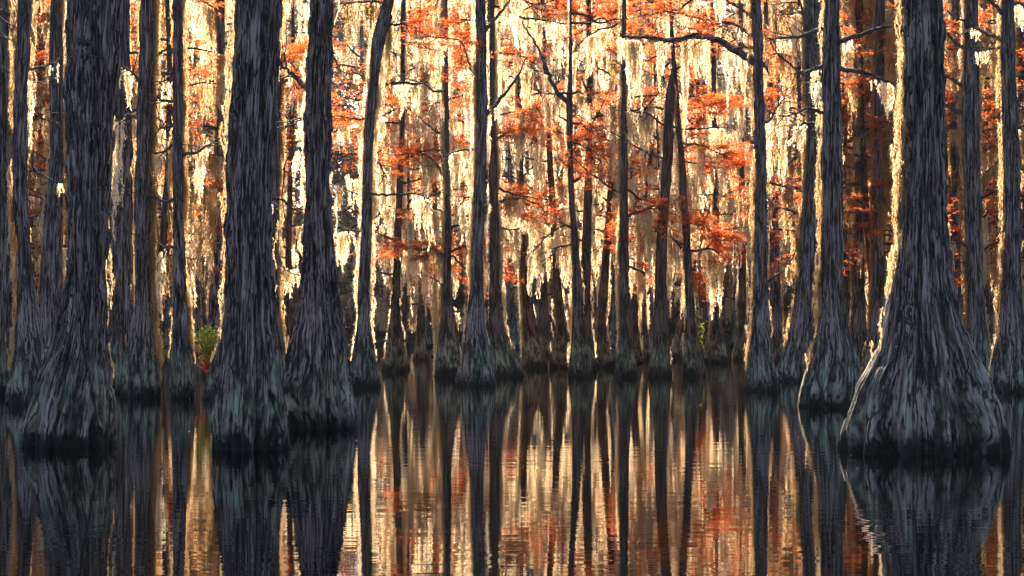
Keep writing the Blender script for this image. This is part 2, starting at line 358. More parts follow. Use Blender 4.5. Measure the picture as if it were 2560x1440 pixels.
T('dark slim cypress carrying the long arching moss hung limb towards the centre', 978,
  [(0,1877,1898),(100,1880,1903),(200,1884,1905),(300,1886,1910),(400,1887,1912),(500,1888,1915),(650,1887,1918),(750,1885,1920),(850,1876,1925),(900,1868,1935),(950,1862,1945),(978,1860,1948)],
  mden=12, mside=-1, br=[dict(p=[(1888,155),(1845,128),(1790,100),(1735,90),(1690,100),(1620,95),(1550,88)], r=12, m=1.8, tw=18, ml=1.5),
  dict(p=[(1888,90),(1830,60),(1760,50),(1680,30),(1600,40)], r=5, m=.6, tw=8, ml=.28, fol=1.2),
  dict(p=[(1900,150),(1918,172),(1925,190)], r=5, m=0), dict(p=[(1890,50),(1850,20),(1790,-15)], r=5, m=.8, tw=4)])
T('cypress leaning right with moss glowing along its curved left edge, behind the blue grey trunk', 955,
  [(0,2014,2050),(130,2010,2048),(250,2016,2050),(400,2012,2048),(500,2005,2047),(560,2000,2047),(660,1995,2045),(760,1985,2045),(860,1962,2048),(900,1945,2052),(955,1935,2060)],
  mden=26, mside=-1, br=[dict(p=[(2015,320),(1980,340),(1945,370)], r=4, m=.3, tw=4), dict(p=[(2012,290),(1985,270),(1940,262)], r=3, m=.3, tw=5), dict(p=[(2020,80),(2008,40),(1995,-10)], r=6, m=.3)])
T('dark narrow trunk just right of the blue grey trunk with moss on its left edge', 938,
  [(0,2135,2155),(200,2138,2160),(400,2140,2163),(700,2138,2163),(850,2130,2168),(938,2116,2178)], mden=22, mside=-1,
  br=[dict(p=[(2140,60),(2180,50),(2192,25)], r=3, m=.3, tw=3), dict(p=[(2160,175),(2190,160),(2200,145)], r=3, m=.3, tw=3)])
T('thin shaded trunk half hidden between the blue grey trunk and its dark neighbour', 925,
  [(0,2106,2124),(300,2104,2126),(700,2103,2124),(850,2098,2130),(925,2090,2140)], mden=12, mside=1)
T('narrow trunk with sunlit left root edge beside the huge right hand cypress', 942,
  [(0,2188,2210),(250,2188,2212),(500,2186,2212),(700,2183,2212),(800,2176,2214),(870,2165,2220),(942,2146,2232)], mden=14, mside=-1)
T('thin trunk tucked against the left side of the huge right hand cypress', 915,
  [(0,2225,2243),(500,2222,2240),(800,2218,2242),(915,2205,2255)], mden=16, mside=-1)
T('reddish trunk immediately right of the huge right hand cypress', 935,
  [(0,2378,2402),(400,2377,2401),(700,2372,2402),(850,2365,2408),(935,2350,2420)], mden=12, mside=-1)
T('dark moss cloaked trunk with bare arms reaching left, right of the huge cypress', 958,
  [(0,2412,2446),(130,2412,2448),(300,2406,2450),(500,2412,2452),(650,2418,2456),(800,2420,2462),(880,2408,2475),(958,2392,2490)], mden=40, mside=0,
  br=[dict(p=[(2418,122),(2390,108),(2350,62)], r=7, m=.3, tw=3), dict(p=[(2414,218),(2380,200),(2352,182)], r=6, m=.2, tw=2), dict(p=[(2410,288),(2385,272),(2352,262)], r=6, m=.3, tw=2), dict(p=[(2425,665),(2408,655),(2396,650)], r=4, m=0)])
T('slender trunk with bright hairline rim left of the right edge trunk', 925,
  [(0,2479,2498),(500,2477,2496),(800,2472,2494),(925,2460,2508)], mden=10, mside=-1)
T('stout dark trunk nearest the right edge with a green buttress', 982,
  [(0,2505,2535),(200,2505,2540),(400,2505,2545),(600,2505,2548),(750,2502,2552),(850,2490,2570),(900,2480,2585),(982,2470,2602)], mden=10, mside=-1,
  br=[dict(p=[(2512,102),(2470,85),(2430,65),(2368,28)], r=6, m=.3, tw=5), dict(p=[(2515,45),(2495,20),(2455,-12)], r=8, m=.5, tw=3)])
T('trunk cut by the right edge of the view', 940,
  [(0,2548,2582),(500,2550,2585),(800,2545,2592),(940,2530,2610)], mden=14, mside=-1)
# left side
T('trunk near the left edge with gold moss and a thin bright root rim', 1012,
  [(0,46,78),(200,43,74),(350,40,73),(500,40,76),(600,50,80),(700,48,86),(760,46,92),(860,40,105),(910,30,115),(960,22,124),(1012,12,130)], mden=22, mside=-1,
  br=[dict(p=[(70,174),(108,165),(150,148)], r=4, m=.2, tw=2), dict(p=[(80,385),(85,425),(110,440),(150,460)], r=3, m=.2, tw=2)])
T('pale shaded trunk between the left edge trunk and the massive forked cypress', 962,
  [(0,124,152),(130,120,153),(400,122,154),(560,106,152),(660,100,152),(760,96,155),(860,90,162),(962,78,178)], mden=14, mside=0)
T('dark thin trunk behind the left edge pair', 932,
  [(0,84,114),(200,86,116),(400,84,112),(600,82,110),(800,78,112),(932,66,124)], mden=26, mside=-1)
T('trunk cut by the left edge of the view with short dead arms', 988,
  [(0,-16,24),(300,-15,28),(600,-12,34),(800,-20,36),(900,-30,42),(988,-40,50)], mden=26, mside=1,
  br=[dict(p=[(24,145),(5,142),(-20,150)], r=4, m=.2), dict(p=[(30,288),(15,285),(-15,275)], r=6, m=.4, tw=1), dict(p=[(28,455),(10,450),(-15,448)], r=5, m=.5), dict(p=[(28,370),(10,368),(-15,372)], r=5, m=.4)])
T('trunk close behind the right side of the massive forked cypress', 982,
  [(0,285,322),(200,282,325),(400,278,328),(560,272,326),(700,266,330),(800,264,334),(900,255,345),(982,248,356)], mden=26, mside=-1)
T('upright cypress with swollen dark base and thick moss on its right edge', 995,
  [(0,352,385),(200,348,385),(350,345,382),(500,342,380),(650,342,380),(750,340,383),(800,335,385),(850,325,390),(900,315,396),(950,308,400),(995,305,402)], mden=34, mside=1,
  br=[dict(p=[(382,142),(400,132),(418,122)], r=6, m=.3), dict(p=[(380,250),(410,235),(428,222)], r=5, m=.8, tw=2)])
T('slim cypress with small foot standing alone left of the green shrub', 997,
  [(0,432,455),(200,432,455),(400,435,460),(600,437,462),(750,437,468),(850,433,478),(900,428,485),(950,424,488),(997,424,490)], mden=30, mside=1,
  br=[dict(p=[(432,180),(415,200),(395,205)], r=3, m=.5, tw=3), dict(p=[(434,315),(410,318),(395,322)], r=3, m=1, tw=4), dict(p=[(438,620),(415,618),(392,632)], r=4, m=1.0, tw=3, ml=1.0),
      dict(p=[(436,360),(410,378),(390,385)], r=4, m=1.3, tw=3, ml=1.0)])
T('reddish thin trunk behind the slim cypress and the shrub', 890,
  [(0,462,474),(380,470,485),(600,479,497),(750,480,500),(850,474,506),(890,468,514)], mden=16, mside=0)
T('dark thin trunk rising behind the green shrub', 940,
  [(0,544,560),(300,543,560),(450,538,556),(600,532,554),(700,526,553),(850,518,560),(940,502,572)], mden=30, mside=-1,
  br=[dict(p=[(548,550),(515,560),(495,575),(478,590)], r=6, m=.4), dict(p=[(545,325),(515,315),(478,312)], r=6, m=1.6, tw=6, ml=1.4), dict(p=[(545,470),(520,465),(462,455)], r=3, m=.5, tw=5, fol=1.0),
      dict(p=[(546,205),(520,200),(480,190)], r=3, m=2.0, tw=4, ml=.9), dict(p=[(546,30),(520,10),(470,-5)], r=4, m=3.0, tw=3, ml=2.6)])
T('green flanked base peeping out left of the massive straight trunk', 1000,
  [(0,600,640),(300,592,636),(500,585,632),(700,575,632),(800,560,640),(880,540,650),(940,522,655),(1000,510,660)], mden=34, mside=-1)
T('narrow trunk between the massive straight trunk and the bell shaped cypress', 965,
  [(0,688,706),(200,686,704),(400,682,702),(600,678,698),(700,677,698),(800,679,702),(900,678,716),(965,672,724)], mden=18, mside=1,
  br=[dict(p=[(702,140),(735,133),(768,128)], r=4, m=.6, tw=6, fol=1.3), dict(p=[(700,205),(735,195),(768,190)], r=4, m=.5, tw=5, fol=.5), dict(p=[(697,640),(715,675),(752,660)], r=3, m=2.0, tw=4, ml=.8)])
# centre
T('crooked cypress with hanging moss beard and curved bare arm pointing right', 968,
  [(-30,966,990),(0,960,986),(50,945,975),(100,930,962),(200,925,948),(250,918,942),(300,912,937),(400,908,930),(500,905,930),(600,902,928),(700,896,925),(800,893,924),(850,886,932),(900,876,941),(968,868,949)], mden=36, mside=0,
  br=[dict(p=[(932,236),(955,216),(995,206),(1040,209),(1072,203)], r=6, m=.9, tw=5, ml=.7), dict(p=[(925,208),(900,186),(848,178)], r=4, m=.6, tw=4), dict(p=[(918,298),(885,298),(845,287)], r=4, m=.9, tw=7, ml=.7, fol=.8),
      dict(p=[(920,302),(945,296),(985,276)], r=3.5, m=.9, tw=4), dict(p=[(920,548),(945,538),(948,530),(938,518)], r=4.5, m=0), dict(p=[(972,10),(930,4),(850,8)], r=5, m=1.8, tw=5, ml=1.2, old=True),
      dict(p=[(915,485),(960,487),(1040,485),(1075,500)], r=4, m=1.6, tw=6, ml=.8), dict(p=[(908,580),(880,575),(840,580)], r=3, m=1.6, tw=4, ml=1.0), dict(p=[(975,40),(972,60),(965,85)], r=8, m=3, ml=1.6, old=True)])
T('small reddish cypress with a barrel foot alone in the open water', 930,
  [(0,1003,1013),(300,999,1011),(520,990,1005),(600,985,1003),(700,982,1001),(750,980,998),(800,975,1002),(850,967,1010),(900,958,1016),(930,953,1019)], mden=12, mside=0, mid=True,
  br=[dict(p=[(990,600),(965,592),(938,580)], r=4, m=1.5, tw=4, ml=1.0), dict(p=[(985,688),(955,682),(930,672)], r=3, m=1.2, tw=4, ml=.6), dict(p=[(1000,525),(1040,522),(1085,530)], r=3, m=1.8, tw=5, ml=1.2)])
T('reddish cypress under the orange spray with long moss tassels almost touching the water', 942,
  [(0,1110,1118),(300,1112,1122),(560,1113,1127),(700,1108,1128),(760,1108,1132),(820,1100,1142),(880,1090,1155),(942,1084,1160)], mden=24, mside=-1, mid=True,
  br=[dict(p=[(1118,640),(1080,625),(1040,622),(1000,618)], r=4, m=2.6, tw=8, ml=1.7, fol=1.2), dict(p=[(1120,630),(1160,618),(1200,610),(1240,615)], r=4, m=2.0, tw=8, ml=1.3, fol=1.2),
      dict(p=[(1115,720),(1090,700),(1068,690)], r=3, m=2.6, tw=2, ml=3.2), dict(p=[(1122,780),(1145,778),(1165,775)], r=3, m=1.5, tw=3, ml=1.2), dict(p=[(1115,530),(1080,520),(1030,500)], r=3, m=2, tw=5, ml=1.4), dict(p=[(1118,450),(1080,400),(1040,380),(1000,375)], r=4, m=1.6, tw=7, ml=1.4, fol=1.2)])
T('tall dark cypress at the centre with two upswept bare limbs on its right', 965,
  [(0,1190,1212),(100,1190,1215),(200,1190,1217),(300,1190,1218),(400,1186,1215),(500,1183,1212),(600,1180,1208),(700,1178,1208),(760,1173,1210),(820,1165,1215),(870,1157,1228),(920,1148,1240),(965,1143,1244)], mden=26, mside=-1,
  br=[dict(p=[(1210,78),(1235,50),(1260,20),(1282,-12)], r=6, m=.3, tw=2), dict(p=[(1212,290),(1250,248),(1285,205),(1318,142)], r=6, m=.3, tw=3), dict(p=[(1190,175),(1178,175),(1168,140),(1150,105),(1090,92),(1040,95)], r=4, m=.8, tw=9, fol=2.2)])
T('broad footed reddish cypress close behind the right of the tall central one', 942,
  [(0,1224,1236),(300,1225,1238),(400,1223,1243),(500,1223,1245),(600,1225,1248),(700,1223,1252),(800,1222,1258),(850,1218,1272),(900,1212,1296),(942,1208,1306)], mden=26, mside=1, mid=True,
  br=[dict(p=[(1240,470),(1270,480),(1300,490),(1375,500)], r=4, m=1.4, tw=6, ml=1.0, fol=.4), dict(p=[(1238,560),(1270,575),(1300,570)], r=3, m=2, tw=5, ml=1.8), dict(p=[(1236,350),(1275,330),(1330,320)], r=3, m=1.4, tw=7, ml=.9, fol=1.2)])
T('tapering pale foot cypress leaning left, moss draped, right of the broad footed one', 920,
  [(0,1290,1299),(420,1298,1308),(600,1300,1314),(700,1304,1322),(780,1308,1335),(850,1306,1350),(900,1302,1368),(920,1300,1372)], mden=34, mside=-1, mid=True,
  br=[dict(p=[(1302,600),(1330,560),(1365,545)], r=3, m=2.2, tw=5, ml=1.2, fol=.3), dict(p=[(1300,560),(1280,555),(1262,562)], r=3, m=2.6, tw=4, ml=2.2), dict(p=[(1300,450),(1330,420),(1360,400)], r=3, m=2.2, tw=5, ml=1.6)])
T('slim cypress leaning left at the left of the open centre row', 920,
  [(-20,1352,1360),(100,1356,1364),(200,1360,1370),(300,1363,1375),(400,1368,1382),(500,1374,1388),(600,1378,1394),(700,1384,1400),(760,1388,1408),(820,1388,1420),(860,1380,1430),(900,1376,1433),(920,1374,1436)], mden=9, mside=1, mid=True,
  br=[dict(p=[(1362,250),(1345,228),(1315,215)], r=3, m=.6, tw=4), dict(p=[(1360,60),(1368,50),(1374,42)], r=3, m=.3), dict(p=[(1366,320),(1330,300),(1290,325)], r=3, m=1.2, tw=5, fol=1.0)])
T('cypress with a long arm forking up to the left from its bare top', 942,
  [(60,1423,1429),(150,1423,1430),(250,1416,1431),(400,1419,1432),(500,1423,1437),(600,1428,1445),(700,1432,1453),(800,1430,1460),(860,1428,1470),(900,1422,1475),(942,1419,1478)], mden=7, mside=-1, mid=True,
  br=[dict(p=[(1424,262),(1390,225),(1365,170),(1345,120),(1305,52)], r=7, m=.5, tw=5), dict(p=[(1420,302),(1400,292),(1385,285)], r=3, m=.2), dict(p=[(1424,418),(1405,405),(1378,392)], r=2.5, m=.2, tw=2), dict(p=[(1430,572),(1410,560),(1395,555)], r=3, m=.2, tw=2),
      dict(p=[(1428,350),(1450,352),(1490,345)], r=3, m=1, tw=4, fol=1.2)])
T('straight dark trunk close right of the forked arm cypress', 925,
  [(-20,1466,1476),(60,1466,1478),(200,1468,1482),(400,1465,1480),(500,1460,1480),(600,1455,1478),(700,1452,1476),(800,1452,1478),(860,1448,1484),(925,1442,1494)], mden=7, mside=1, mid=True,
  br=[dict(p=[(1470,230),(1458,205),(1456,190)], r=4, m=.1), dict(p=[(1478,360),(1510,350),(1545,345)], r=2.5, m=1.2, tw=4, ml=1), dict(p=[(1470,50),(1440,30),(1400,10)], r=4, m=.8, tw=6, fol=2.0), dict(p=[(1475,45),(1520,30),(1580,35)], r=4, m=.8, tw=6, fol=2.2)])
T('cypress leaning right with a small knee beside its foot', 920,
  [(0,1552,1560),(300,1532,1542),(400,1525,1538),(500,1517,1531),(600,1510,1526),(700,1500,1521),(800,1490,1514),(850,1480,1520),(890,1474,1530),(920,1471,1534)], mden=9, mside=1, mid=True,
  br=[dict(p=[(1528,380),(1510,350),(1500,330)], r=3, m=1.2, tw=3, ml=1.2), dict(p=[(1520,455),(1490,455),(1470,440)], r=3, m=1.4, tw=3, ml=1.8)])
T('upright cypress with moss tufted top in the middle of the centre row', 942,
  [(0,1556,1565),(150,1554,1565),(400,1553,1568),(500,1550,1570),(600,1548,1570),(750,1549,1572),(800,1549,1573),(850,1545,1582),(900,1540,1588),(942,1536,1593)], mden=16, mside=-1, mid=True,
  br=[dict(p=[(1566,290),(1590,275),(1640,270)], r=4, m=1.2, tw=5, ml=1.2), dict(p=[(1560,170),(1550,160),(1530,150)], r=4, m=2.5, tw=3, ml=1.6, old=True)])
T('slanting dark trunk crossing behind the middle of the centre row', 908,
  [(0,1660,1668),(300,1632,1642),(500,1606,1618),(600,1592,1608),(700,1582,1602),(800,1574,1594),(860,1566,1602),(908,1558,1612)], mden=8, mside=1, mid=True)
T('thin straight trunk behind the slanting one', 902,
  [(0,1600,1608),(250,1602,1612),(500,1602,1614),(700,1602,1614),(800,1602,1616),(860,1596,1624),(902,1588,1632)], mden=12, mside=0, mid=True)
T('thick dark leaning trunk whose top ends below the arching limb', 942,
  [(190,1674,1687),(250,1662,1684),(400,1655,1680),(500,1649,1673),(600,1642,1666),(700,1637,1665),(800,1636,1668),(850,1632,1672),(900,1621,1675),(942,1614,1679)], mden=5, mside=1, top=True, mid=True,
  br=[dict(p=[(1660,272),(1625,268),(1590,280)], r=4, m=1.0, tw=4), dict(p=[(1680,345),(1690,325),(1697,300)], r=4, m=.3), dict(p=[(1672,470),(1680,440),(1652,410)], r=2.5, m=.4, tw=3)])
T('slim cypress leaning left at the right of the centre row', 942,
  [(100,1676,1684),(280,1686,1700),(400,1698,1712),(500,1702,1718),(600,1708,1726),(700,1712,1732),(800,1715,1738),(850,1712,1746),(900,1708,1760),(942,1706,1767)], mden=10, mside=-1, mid=True,
  br=[dict(p=[(1700,360),(1750,362),(1790,380),(1830,400)], r=3, m=1.3, tw=8, ml=1.1, fol=2.2), dict(p=[(1698,280),(1740,270),(1820,250)], r=3, m=1.0, tw=8, fol=2.4), dict(p=[(1715,560),(1745,560),(1775,575)], r=3, m=.8, tw=5, fol=2.4)])
T('dark trunk with twin foot behind the right end of the centre row', 908,
  [(0,1776,1786),(400,1782,1795),(600,1784,1797),(700,1783,1799),(800,1779,1801),(850,1766,1812),(908,1752,1820)], mden=9, mside=-1, mid=True,
  br=[dict(p=[(1788,520),(1810,490),(1850,470)], r=3, m=1.4, tw=5, ml=1.3), dict(p=[(1786,640),(1810,625),(1840,625)], r=3, m=.6, tw=5, fol=1.6), dict(p=[(1784,700),(1765,690),(1745,700)], r=3, m=.4, tw=5, fol=1.8)])
T('plain thin trunk left of the dark slim limb bearing cypress', 902,
  [(0,1846,1856),(450,1850,1862),(700,1846,1864),(800,1843,1866),(850,1838,1870),(902,1830,1878)], mden=9, mside=0, mid=True)
T('thin dark trunk just right of the dark slim limb bearing cypress', 912,
  [(60,1912,1922),(160,1915,1930),(250,1922,1935),(400,1924,1942),(600,1925,1948),(800,1927,1952),(860,1922,1958),(912,1912,1970)], mden=9, mside=1,
  br=[dict(p=[(1935,300),(1958,280),(1985,268)], r=4, m=.3, tw=4), dict(p=[(1940,380),(1970,345),(2005,305)], r=4, m=.4, tw=4)])
T('short footed trunk behind the gap right of the thick leaning trunk', 898,
  [(0,1742,1750),(400,1738,1748),(700,1722,1738),(800,1700,1722),(850,1684,1716),(898,1672,1724)], mden=8, mside=0, mid=True)
T('thin trunk hugging the right side of the dark trunk in the centre row', 905,
  [(0,1490,1497),(400,1484,1492),(700,1478,1490),(850,1474,1494),(905,1466,1502)], mden=8, mside=0, mid=True)

RS = np.random.RandomState(11)
STRUCT_TREES = []

def hang_from(path, rad, dens, mean_len, D, rs, old=False, parent=None, name='moss'):
    """moss curtain hung along a branch path"""
    seg = np.linalg.norm(np.diff(path, axis=0), axis=1).sum()
    n = max(2, int(seg * dens * 22))
    nc = max(1, n // 11); cen = rs.rand(nc) * (len(path) - 1); cl = rs.choice([.5, .9, 1.3, 1.8], nc, p=[.25, .35, .25, .15]); k_ = rs.randint(nc, size=n); sg = 0.10 / max(seg, .2) * (len(path) - 1)
    dt = rs.randn(n) * sg
    t = np.clip(cen[k_] + dt, 0, len(path) - 1.001); i = np.minimum(t.astype(int), len(path) - 2); f = (t - i)[:, None]
    P = path[i] * (1 - f) + path[i + 1] * f
    P = P + np.stack([rs.randn(n) * .03, np.abs(rs.randn(n)) * .12, -0.7 * rad * np.ones(n)], -1)
    Ln = mean_len * cl[k_] * np.exp(-(dt / sg) ** 2 * .35) * (0.4 + 0.75 * rs.rand(n)) + .06; W = 0.02 + 0.05 * rs.rand(n)
    s = D / 50.0
    V, Tt = moss_strands(P, Ln, W, 0.08 * max(.6, s), 0.0085 * max(.6, s), 0.0115 * max(.6, s), rs)
    return mesh_np(name, V, [Tt], M_MOSS_OLD if old else M_MOSS, parent)

def twig_fan(acc, path, n, rs, size, tips=None):
    """crooked side twigs along a branch"""
    for _ in range(n):
        t = rs.uniform(0.25, 1) * (len(path) - 1); i = min(int(t), len(path) - 2)
        p = path[i] + (path[i + 1] - path[i]) * (t - i); d = path[i + 1] - path[i]; d = d / (np.linalg.norm(d) + 1e-6)
        v = d * 0.7 + rs.randn(3) * np.array([.6, .6, .5]); v /= np.linalg.norm(v)
        L_ = size * rs.uniform(0.5, 1.2); pts = [p]
        for k in range(4):
            v = v + rs.randn(3) * 0.28; v /= np.linalg.norm(v); pts.append(pts[-1] + v * L_ / 4)
            if k in (1, 2) and rs.rand() < .8:
                v2 = v + rs.randn(3) * 0.7; v2 /= np.linalg.norm(v2); e = pts[-1] + v2 * L_ * .4
                tube(acc, [pts[-1], (pts[-1] + e) / 2 + rs.randn(3) * .02, e], [0.007, 0.005, 0.003], 3)
                if tips is not None: tips.append(e)
        tube(acc, pts, np.linspace(0.013, 0.004, 5), 4)
        if tips is not None: tips.extend(pts[2:])

def build_tree(idx, label, yb, rows, o):
    rs = np.random.RandomState(100 + idx)
    Df = CAMH * F / (yb - HOR)
    rb = (rows[-1][2] - rows[-1][1]) / 2 / F * Df
    D = Df + rb * 0.85
    z, cx, rad = crv(rows, D)
    near = D < 33; midn = D < 46
    ztop_frame = wz(0, D)
    # continue below the water and above the frame
    z = np.concatenate([[-0.5], [-0.02], z[1:] if z[0] < 0 else z]); cx = np.concatenate([[cx[0]], [cx[0]], cx[1:] if z[1] <= 0 and len(z) == len(cx) + 1 else cx])[:len(z)]
    rad = np.concatenate([[rad[0] * 1.06], [rad[0]], rad[1:]])[:len(z)]
    while len(cx) < len(z): cx = np.append(cx, cx[-1])
    while len(rad) < len(z): rad = np.append(rad, rad[-1])
    lean = (cx[-1] - cx[-3]) / max(0.3, z[-1] - z[-3]) * 0.5
    if o.get('top'):
        H = z[-1] + 0.25
        z = np.append(z, H); cx = np.append(cx, cx[-1] + .03); rad = np.append(rad, 0.02)
    else:
        H = max(ztop_frame + 3.5, 12.0)
        for f_ in (0.35, 0.7, 1.0):
            z = np.append(z, z[-1] + (H - ztop_frame) * 0.33); cx = np.append(cx, cx[-1] + lean * (H - ztop_frame) * 0.33); rad = np.append(rad, rad[-1] * (0.85 if f_ < 1 else 0.3))
    step = 0.035 if near else (0.06 if midn else 0.10)
    top_dense = min(ztop_frame + 0.3, z[-1])
    Z = np.concatenate([np.arange(-0.4, top_dense, step), np.linspace(top_dense, z[-1], 8 if z[-1] > top_dense + .3 else 2)[1:]])
    CX = soft_interp(Z, z, cx); R = np.maximum(0.015, soft_interp(Z, z, rad))
    wy = VNoise(300 + idx, 8, 64)
    CYo = D + (wy(np.full_like(Z, 3.3), Z * 0.25) - 0.5) * 0.5 * np.clip(Z / 4, 0, 1)
    root = thing('cypress_tree', label, 'tree', (CX[0], D, 0.0), None)
    X0 = CX[0]
    CXl = CX - X0; CYl = CYo - D
    nseg = int(np.clip(2 * math.pi * np.median(R) / (0.013 if near else 0.022 if midn else 0.035), 28, 420))
    acc = Acc()
    bark = 0.050 if near else (0.034 if midn else 0.024)
    lob = [int(rs.choice([12, 14, 18])), int(rs.choice([9, 11, 13])), int(rs.choice([21, 23, 27]))]
    if o.get('fork'):
        zf = wz(135, D)
        msk = Z <= zf + 0.9; R = R.copy(); R *= np.clip(1 - (Z - zf + .35) / 1.25, 0.06, 1) ** 0.8
        trunk_mesh(acc, Z[msk], CXl[msk], CYl[msk], R[msk], 500 + idx, nseg, bark, 0.30, lob, 0.8, 260)
        for (xa, xb) in ((165, 222), (229, 292)):
            Z2 = np.arange(zf - 1.6, wz(-60, D) + 4, 0.035); c2 = wx((xa + xb) / 2, D) - X0; r2 = (xb - xa) / 2 / F * D
            k = np.clip((Z2 - (zf - 1.6)) / 1.7, 0, 1); k = k * k * (3 - 2 * k)
            base = np.interp(Z2, Z, CXl)
            trunk_mesh(acc, Z2, base * (1 - k) * .6 + c2 * (k * .6 + .4), np.interp(Z2, Z, CYl), r2 * (1 - 0.03 * (Z2 - Z2[0])) * (0.9 + .1 * k), 700 + idx + xa, 150, bark, 0, lob, 0.8, 8)
    else:
        trunk_mesh(acc, Z, CXl, CYl, R, 500 + idx, nseg, bark, 0.30 if near else 0.27, lob, 0.75, 260 if near else (60 if midn else 0))
    mat = M_BARK_MID if o.get('mid') else M_BARK
    acc.build('trunk', mat, root, smooth=False if near else True)
    off = np.array([X0, D, 0])
    # branches
    for bi, b in enumerate(o.get('br', [])):
        pts = []
        ny = len(b['p'])
        depth_dir = rs.uniform(-0.5, 0.9)
        for k, (px, py) in enumerate(b['p']):
            dd = depth_dir * k / ny * (wx(b['p'][-1][0], D) - wx(b['p'][0][0], D))
            dk = D + abs(dd) * (1 if depth_dir > 0 else -1)
            if k == 0: dk = D + (np.interp(wz(py, D), Z, CYl))
            pts.append((wx(px, dk) - X0, dk - D, wz(py, dk)))
        if 'off' in b: pts = [(x, b['off'] + .02 * q, z_) for q, (x, y, z_) in enumerate(pts)]
        path = smooth_path(pts, max(6, ny * 5)); path[1:] += rs.randn(len(path) - 1, 3) * 0.012
        r0 = b['r'] / F * D * 0.85
        a = Acc(); tips = []
        tube(a, path, np.linspace(r0 * 1.15, max(0.008, r0 * 0.3), len(path)), 9, 0.35)
        twig_fan(a, path, int(b.get('tw', 0) * 1.6), rs, 0.85, tips)
        bo = a.build('branch', M_TWIG, root, smooth=True)
        if b.get('m', 0) > 0:
            ml = 0.75 * b.get('ml', .45)
            hang_from(path[2:], r0, b['m'] * 0.9, ml, D, rs, b.get('old', False), bo)
        if b.get('fol'):
            C = []
            for q in range(int(22 * b['fol'])):
                p = path[rs.randint(len(path) // 4, len(path))] + rs.randn(3) * np.array([.30, .35, .12])
                C.append(p)
            if tips: C += [tips[rs.randint(len(tips))] for _ in range(int(50 * b['fol']))]
            V, Tt = needles(np.array(C), 0.10 + 0.16 * rs.rand(len(C)), 34, 0.10, 0.008, rs, .25)
            mesh_np('foliage', V, [Tt], M_RUST, bo)
    # further bare limbs, crooked, mostly sideways and away
    nl = o.get('limbs', 9 if o.get('mid') else (3 if D > 33 else 0))
    for q in range(nl):
        z0 = rs.uniform(3.2, ztop_frame + .8)
        if z0 > Z[-1] - .4: continue
        sg = rs.choice([-1, 1]); a_ = rs.uniform(-0.2, 1.1); d = np.array([sg * math.cos(a_), math.sin(a_), rs.uniform(-.1, .8)])
        L_ = rs.uniform(.5, 1.0) * (2.4 if o.get('mid') else 1.3); base = np.array([np.interp(z0, Z, CXl), np.interp(z0, Z, CYl), z0]); pts = [base]
        for k in range(5):
            d = d + rs.randn(3) * 0.25 + np.array([0, 0, -.06]); d /= np.linalg.norm(d); pts.append(pts[-1] + d * L_ / 5)
        path = smooth_path(pts, 16); path[1:] += rs.randn(15, 3) * 0.01
        a = Acc(); tips = []; tube(a, path, np.linspace(0.042, 0.010, 16), 7, .35); twig_fan(a, path, 9, rs, 0.8, tips)
        bo = a.build('branch', M_TWIG, root, smooth=True)
        if rs.rand() < 0.62: hang_from(path[3:], .03, rs.uniform(.6, 1.9), rs.uniform(.5, 1.4), D, rs, False, bo)
        if o.get('mid') and rs.rand() < 0.45:
            C = np.array(tips)[rs.randint(len(tips), size=45)] + rs.randn(45, 3) * np.array([.1, .1, .04])
            V, Tt = needles(C, 0.08 + 0.15 * rs.rand(45), 30, 0.10, 0.008, rs, .25); mesh_np('foliage', V, [Tt], M_RUST, bo)
    # moss clinging to and hanging down the trunk
    dens = o.get('mden', 8); side = o.get('mside', 0)
    zt = min(ztop_frame + 1.0, Z[-1] - .3)
    zmin = o.get('mzmin', 0.9)
    n = int(dens * (zt - zmin) * 2.7)
    if n > 2:
        zz = rs.uniform(zmin, zt, n)
        # patchy along the height
        pn = VNoise(900 + idx, 8, 64)(np.full(n, 2.5), zz * 1.1); keep = pn > 0.18 + rs.rand(n) * 0.6
        zz = zz[keep]; n = len(zz)
        if side == 0: th = rs.rand(n) * 6.28
        else:
            th = (math.pi if side < 0 else 0) + rs.randn(n) * 0.5
            alt = rs.rand(n) < 0.22; th[alt] = rs.rand(alt.sum()) * math.pi      # some round the back
        # keep most of the front bare
        front = np.sin(th) < -0.45; th[front] = -th[front]
        Rz = np.interp(zz, Z, R) * 0.98; P = np.stack([np.interp(zz, Z, CXl) + Rz * np.cos(th), np.interp(zz, Z, CYl) + Rz * np.sin(th), zz], -1)
        P[:, :2] += np.stack([np.cos(th), np.sin(th)], -1) * (rs.rand(n) ** 2 * 0.10 + .004)[:, None]
        s = D / 50.0
        Ln = (0.25 + 0.7 * rs.rand(n)) * (1.15 if D > 35 else 0.9)
        # do not reach the water
        Ln = np.minimum(Ln, np.maximum(0.15, P[:, 2] - 0.25))
        V, Tt = moss_strands(P, Ln, 0.012 + 0.035 * rs.rand(n), 0.085 * max(.55, s), 0.0058 * max(.5, s), 0.0085 * max(.5, s), rs, 0.10)
        mesh_np('moss', V, [Tt], M_MOSS_OLD if o.get('mold') else (M_MOSS_GOLD_SHADE if not o.get('mid') and (X0 / D * F < -560 or X0 / D * F > 560) else M_MOSS), root)  # outer trees get the golden moss with shade painted in
    STRUCT_TREES.append((root, D, X0))
    return root

for i, (label, yb, rows, o) in enumerate(TREES):
    build_tree(i, label, yb, rows, o)

